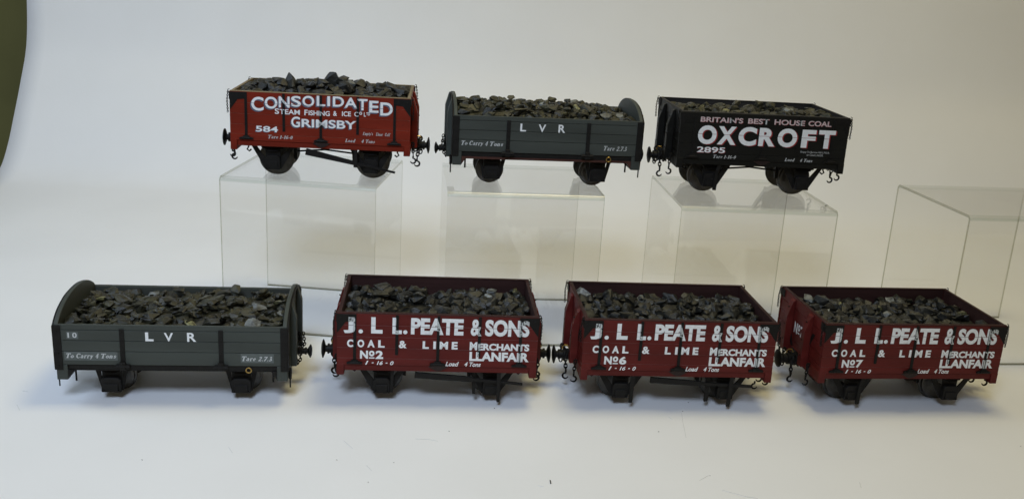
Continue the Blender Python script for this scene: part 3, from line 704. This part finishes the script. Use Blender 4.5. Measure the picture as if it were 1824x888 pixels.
T['no6'] = end_profile_wagon('coal_wagon', 136.5, 785.1, 0, 5.66, 'dark red PEATE & SONS wagon No6 in the front row between two like it', 'crimson', 'inner_maroon', letters_peate('6'), 'mid')
T['no7'] = end_profile_wagon('coal_wagon', 334.8, 808.1, 0, 7.47, 'dark red PEATE & SONS wagon No7 at the right end of the front row', 'crimson', 'inner_maroon', letters_peate('7'), 'short',
    left_text=[('N', -12, -5, 49, 59), ('o', -4, .2, 53, 59), ('-', -4, .2, 50.5, 51.7), ('7', 1.2, 7.4, 49, 59)])
bpy.context.view_layer.update()
w1, w2, w3, w4, w5, w6, w7 = [wob(i) for i in range(7)]
def bump_at(x, y, cx, cy, r, h): return h * math.exp(-((x - cx) ** 2 + (y - cy) ** 2) / (r * r))
coal(T['con'], 76.3, 45.0, lambda x, y: 77 + 6.0 * (1 - (y / 45) ** 2) * (1 - (x / 78) ** 4) * 1.0 + 2 * w1(x, y), 6.0, .75, 11, 'the bright red wagon', ('coal', 'coal_pale', 'coal_ochre'), 36, 210, 1.1,
     special=[(4, 6, 87.0, 9.5), (13, 4, 85.5, 8.0), (-36, 8, 84.5, 8.0), (-42, 2, 82, 6.0), (30, 6, 83.5, 7.5), (20, 2, 83, 6.5), (-10, 6, 83, 6.0), (48, 4, 81.5, 7), (-22, -2, 82, 7)])
coal(T['lvb'], 83.8, 44.3, lambda x, y: 66.0 + 8.5 * (1 - (y / 46) ** 2) * (1 - (x / 84) ** 6) - x * .022 + 1.6 * w2(x, y), 5.4, .55, 12, 'the grey wagon on a riser', ('coal_olive', 'coal_pale', 'coal_ochre'), 40, 270, 1.2,
     special=[(10, 10, 76.5, 5), (26, 12, 75.5, 5), (-30, 10, 77, 4.5), (50, 10, 72, 4.5), (-62, 10, 75, 5)])
coal(T['oxc'], 76.3, 45.0, lambda x, y: 73.2 + 3.5 * (1 - (y / 45) ** 2) + 1.5 * w3(x, y), 5.8, .7, 13, 'the black wagon', ('coal_olive', 'coal_pale', 'coal_ochre'), 38, 210, 1.1,
     special=[(-8, 22, 79, 6), (16, 28, 78.5, 6.5), (28, 26, 78, 6), (-55, 16, 75, 7), (60, 5, 74, 6.5)])
coal(T['lvf'], 83.8, 44.3, lambda x, y: 63.4 + 3.2 * (1 - (y / 46) ** 2) + 1.5 * w4(x, y), 5.6, .5, 14, 'the front grey wagon', ('coal_olive', 'coal_pale', 'coal_ochre'), 44, 300, 1.2,
     special=[(36, 30, 71, 5.5), (58, 28, 70.5, 5), (-14, 30, 70, 4.5), (-9, 26, 70, 4)])
coal(T['no2'], 76.3, 45.0, lambda x, y: 70.5 + 2.5 * (1 - (y / 45) ** 2) + 1.5 * w5(x, y), 6.2, .72, 15, 'the left dark red wagon', ('coal', 'coal_pale', 'coal_ochre'), 42, 210, 1.1)
coal(T['no6'], 76.3, 45.0, lambda x, y: 70.0 + 2.5 * (1 - (y / 45) ** 2) + 1.5 * w6(x, y), 6.0, .72, 16, 'the middle dark red wagon', ('coal', 'coal_pale', 'coal_pale'), 42, 220, 1.1)
coal(T['no7'], 76.3, 45.0, lambda x, y: 70.0 + 2.5 * (1 - (y / 45) ** 2) + 1.5 * w7(x, y), 5.9, .68, 17, 'the right dark red wagon', ('coal', 'coal_pale', 'coal_ochre'), 40, 220, 1.1)

# ------------------------------------------------------------------ clear plastic risers
def clear(name, tint, f0=.05, rough=.03, k=1.0):
    m = bpy.data.materials.new(name); m.use_nodes = True
    nt = m.node_tree; n = nt.nodes; l = nt.links; n.clear()
    out = n.new('ShaderNodeOutputMaterial'); mix = n.new('ShaderNodeMixShader')
    tr = n.new('ShaderNodeBsdfTransparent'); tr.inputs['Color'].default_value = (*tint, 1)
    gl = n.new('ShaderNodeBsdfGlossy'); gl.inputs['Roughness'].default_value = rough; gl.inputs['Color'].default_value = (1, 1, 1, 1)
    g = n.new('ShaderNodeNewGeometry'); dt = n.new('ShaderNodeVectorMath'); dt.operation = 'DOT_PRODUCT'
    l.new(g.outputs['Normal'], dt.inputs[0]); l.new(g.outputs['Incoming'], dt.inputs[1])
    ab = n.new('ShaderNodeMath'); ab.operation = 'ABSOLUTE'; l.new(dt.outputs['Value'], ab.inputs[0])
    su = n.new('ShaderNodeMath'); su.operation = 'SUBTRACT'; su.inputs[0].default_value = 1; l.new(ab.outputs[0], su.inputs[1])
    pw = n.new('ShaderNodeMath'); pw.operation = 'POWER'; pw.inputs[1].default_value = 5; l.new(su.outputs[0], pw.inputs[0])
    ma = n.new('ShaderNodeMath'); ma.operation = 'MULTIPLY_ADD'; ma.inputs[1].default_value = (1 - f0) * k; ma.inputs[2].default_value = f0; l.new(pw.outputs[0], ma.inputs[0])
    l.new(ma.outputs[0], mix.inputs['Fac']); l.new(tr.outputs[0], mix.inputs[1]); l.new(gl.outputs[0], mix.inputs[2])
    l.new(mix.outputs[0], out.inputs['Surface'])
    return m
M['acrylic'] = clear('clear_acrylic', (.985, .985, .98), .04, .04, .9)
M['acrylic_bend'] = clear('clear_acrylic_bend', (.88, .90, .88), .06, .26)
M['acrylic_edge'] = clear('clear_acrylic_edge', (.58, .58, .51), .06, .2)
def riser(x, y, rz, label, w=144.6, d=133.6, h=148.5, th=2.6):
    # one sheet bent into a bridge: front leg, top, back leg; the sides stay open
    ro, ri = 4.6, 2.0
    def path(off, rad):
        p = []; hd = d / 2 - off; ht = h - off
        p += [(-hd, 0.05), (-hd, 1.4)]; n = 6
        for k in range(n + 1):
            t = PI - (PI / 2) * k / n; p.append((-hd + rad + rad * math.cos(t), ht - rad + rad * math.sin(t)))
        for k in range(n + 1):
            t = PI / 2 - (PI / 2) * k / n; p.append((hd - rad + rad * math.cos(t), ht - rad + rad * math.sin(t)))
        p += [(hd, 1.4), (hd, 0.05)]; return p
    o_, i_ = path(0, ro), path(th, ri)
    mb = MB(); N = len(o_); vs = []
    for xx in (-w / 2, w / 2):
        vs += [(xx, a, b) for a, b in o_] + [(xx, a, b) for a, b in i_]
    fs = []; mi = []
    for k in range(N - 1):
        m1 = 2 if k in (0, N - 2) else (0 if k in (1, 8, N - 3) else 1)  # edge tint on the foot strips paints in a contact shadow and refraction line
        fs.append((k, k + 1, 2 * N + k + 1, 2 * N + k)); mi.append(m1)
        fs.append((N + k, 3 * N + k, 3 * N + k + 1, N + k + 1)); mi.append(m1)
        for s_ in (0, 2 * N):
            fs.append((s_ + k, s_ + N + k, s_ + N + k + 1, s_ + k + 1)); mi.append(2)
    for k in (0, N - 1): fs.append((k, N + k, 3 * N + k, 2 * N + k)); mi.append(2)
    mb.v = vs; mb.f = fs; mb.mi = mi
    o = mb.build('plastic_riser', [M['acrylic'], M['acrylic_bend'], M['acrylic_edge']])
    o.location = (x * S, y * S, 0); o.rotation_euler = (0, 0, R(rz))
    tag(o, label, 'display riser', 'clear plastic risers on the white sheet')
    return o
riser(-194.4, 924.1, -3.47, 'clear bent plastic riser holding up the bright red wagon')
riser(2.9, 926.3, 6.9, 'clear bent plastic riser holding up the low grey wagon')
riser(217.1, 919.3, 4.74, 'clear bent plastic riser holding up the black wagon')
riser(483.5, 948.5, 8.05, 'empty clear plastic riser at the right edge with nothing on it')

# ------------------------------------------------------------------ sheet, wall
prof = [(440, 0), (700, 0), (1000, 0), (1200, 0), (1290, 0), (1340, 2), (1376, 6), (1403, 20), (1427, 48), (1450, 85), (1478, 132), (1507, 188), (1520, 255), (1525, 330), (1526, 430), (1526, 760)]
def smoothprof(p, n=8):
    out = []
    for i in range(len(p) - 1):
        p0 = p[max(i - 1, 0)]; p1 = p[i]; p2 = p[i + 1]; p3 = p[min(i + 2, len(p) - 1)]
        for k in range(n):
            t = k / n
            out.append(tuple(.5 * ((2 * p1[a]) + (-p0[a] + p2[a]) * t + (2 * p0[a] - 5 * p1[a] + 4 * p2[a] - p3[a]) * t * t + (-p0[a] + 3 * p1[a] - 3 * p2[a] + p3[a]) * t ** 3) for a in (0, 1)))
    out.append(p[-1]); return out
pp = [(a, max(0, b)) for a, b in smoothprof(prof)]
sheet = MB(); xs = [-766 + 1766 * i / 60 for i in range(61)]
vs = []
for (yy, zz) in pp:
    for xx in xs:
        wv = 3.0 * math.sin(xx * .006 + yy * .004) * min(1, max(0, (yy - 1250) / 200))
        vs.append((xx, yy + wv, zz))
n = len(xs)
sheet.add(vs, [(j * n + i, j * n + i + 1, (j + 1) * n + i + 1, (j + 1) * n + i) for j in range(len(pp) - 1) for i in range(n - 1)])
m = mat('white_card', (.80, .80, .79), .55, .25, var=.02, vscale=7, bump=.16, bscale=260)
so = sheet.build('ground', m, smooth=True); so['kind'] = 'structure'
sm = so.modifiers.new('thickness', 'SOLIDIFY'); sm.thickness = .0008; sm.offset = -1 if so.data.polygons[0].normal.z > 0 else 1
wall = MB(); wall.box(-2600, 1600, 1990, 2000, -900, 1500)
mo = mat('olive_wall', (.16, .165, .07), .8, .2, var=.2, vscale=4)
wo = wall.build('wall', mo); wo['kind'] = 'structure'
# small marks on the sheet
def ground_pt(u, v):
    """where a mark seen at (u,v) in the photograph lies on the sheet"""
    D = FW + RT * ((u - 912) / FPX) - UP * ((v - 444) / FPX); return -D * (CAMH / D.z)
CAMH = 348.176; FPX = 1724.3; pitch, roll = 0.286043, 0.056339
FW = Vector((0, math.cos(pitch), -math.sin(pitch))); U0 = Vector((0, math.sin(pitch), math.cos(pitch))); R0 = Vector((1, 0, 0))
RT = R0 * math.cos(roll) + U0 * math.sin(roll); UP = U0 * math.cos(roll) - R0 * math.sin(roll)
mk = MB(); rng = random.Random(5)
def mark(pts, r, z=.25):
    q = [ground_pt(*p) for p in pts]; mk.tube([(a.x, a.y, z) for a in q], r, 5)
mark([(980, 855), (981, 861)], .45)
for (u, v) in [(799, 767), (1172, 768), (701, 823), (599, 818), (655, 858), (1215, 732), (880, 726), (1264, 846), (1817, 794), (1114, 705), (252, 818), (1225, 716)]:
    mark([(u, v), (u + rng.uniform(1, 2.4), v + rng.uniform(-.5, .8))], rng.uniform(.16, .32), .1)
mkm = mat('dark_speck', (.05, .045, .04), .8, .2)
mko = mk.build('dust_specks', mkm); tag(mko, 'tiny dark specks of coal dust scattered on the white sheet', 'dust', kind='stuff')
mk = MB()
for pts in ([(1214, 734), (1216, 750), (1219, 764), (1222, 779)], [(1286, 872), (1300, 876), (1330, 884), (1350, 887)], [(740, 781), (764, 782), (780, 785)], [(612, 784), (628, 798)], [(653, 828), (662, 838)], [(407, 795), (414, 806)], [(1191, 742), (1198, 747)], [(30, 720), (35, 730)], [(40, 696), (50, 697)], [(958, 864), (968, 866)], [(1246, 855), (1262, 846)], [(1531, 858), (1534, 868)]):
    mark(pts, .15, .10)
sm_ = mat('grey_scuff', (.60, .60, .59), .8, .2)
sc = mk.build('scuff_marks', sm_); tag(sc, 'faint grey scuffs and hairs on the front of the white sheet', 'scuff marks', kind='stuff')

# ------------------------------------------------------------------ light
def area(name, loc, tgt, size, power, col):
    L = bpy.data.lights.new(name, 'AREA'); L.shape = 'DISK'; L.size = size * S; L.energy = power; L.color = col
    o = bpy.data.objects.new(name, L); COL.objects.link(o); o.location = Vector(loc) * S
    o.rotation_euler = (Vector(tgt) - Vector(loc)).to_track_quat('-Z', 'Y').to_euler(); return o
LIGHTS = {  # name: (place, aimed at, size, spread, energy per colour)
 'front_lamp': ((-200, -280, 1130), (-200, 900, 50), 420, 75, (1.58, 1.92, 2.52)),
 'ceiling_lamp': ((250, 860, 1500), (250, 860, 0), 500, 180, (7.2, 6.2, 3.3)),
 'left_window': ((-1050, 760, 780), (-300, 1250, 80), 500, 180, (2.15, 2.8, 3.7)),
}
AMB = (.175, .155, .12)
for nm, (loc, tgt, size, spread, en) in LIGHTS.items():
    mx_ = max(en)
    lo = area(nm, loc, tgt, size, mx_, tuple(e / mx_ for e in en)); lo.data.spread = R(spread)
w = bpy.data.worlds.new('World'); scn.world = w; w.use_nodes = True
w.node_tree.nodes['Background'].inputs['Color'].default_value = (*AMB, 1)
w.node_tree.nodes['Background'].inputs['Strength'].default_value = 1.0

# ------------------------------------------------------------------ camera
cam = bpy.data.cameras.new('camera'); co = bpy.data.objects.new('camera', cam); COL.objects.link(co)
cam.sensor_width = 36; cam.lens = 36 * FPX / 1824; cam.clip_start = .01; cam.clip_end = 50
mw = Matrix((RT, UP, -FW)).transposed().to_4x4(); mw.translation = Vector((0, 0, CAMH * S)); co.matrix_world = mw
scn.camera = co
scn.view_settings.view_transform = 'Standard'; scn.view_settings.look = 'None'; scn.view_settings.exposure = 0; scn.view_settings.gamma = 1
scn.cycles.transparent_max_bounces = 24; scn.cycles.max_bounces = 8
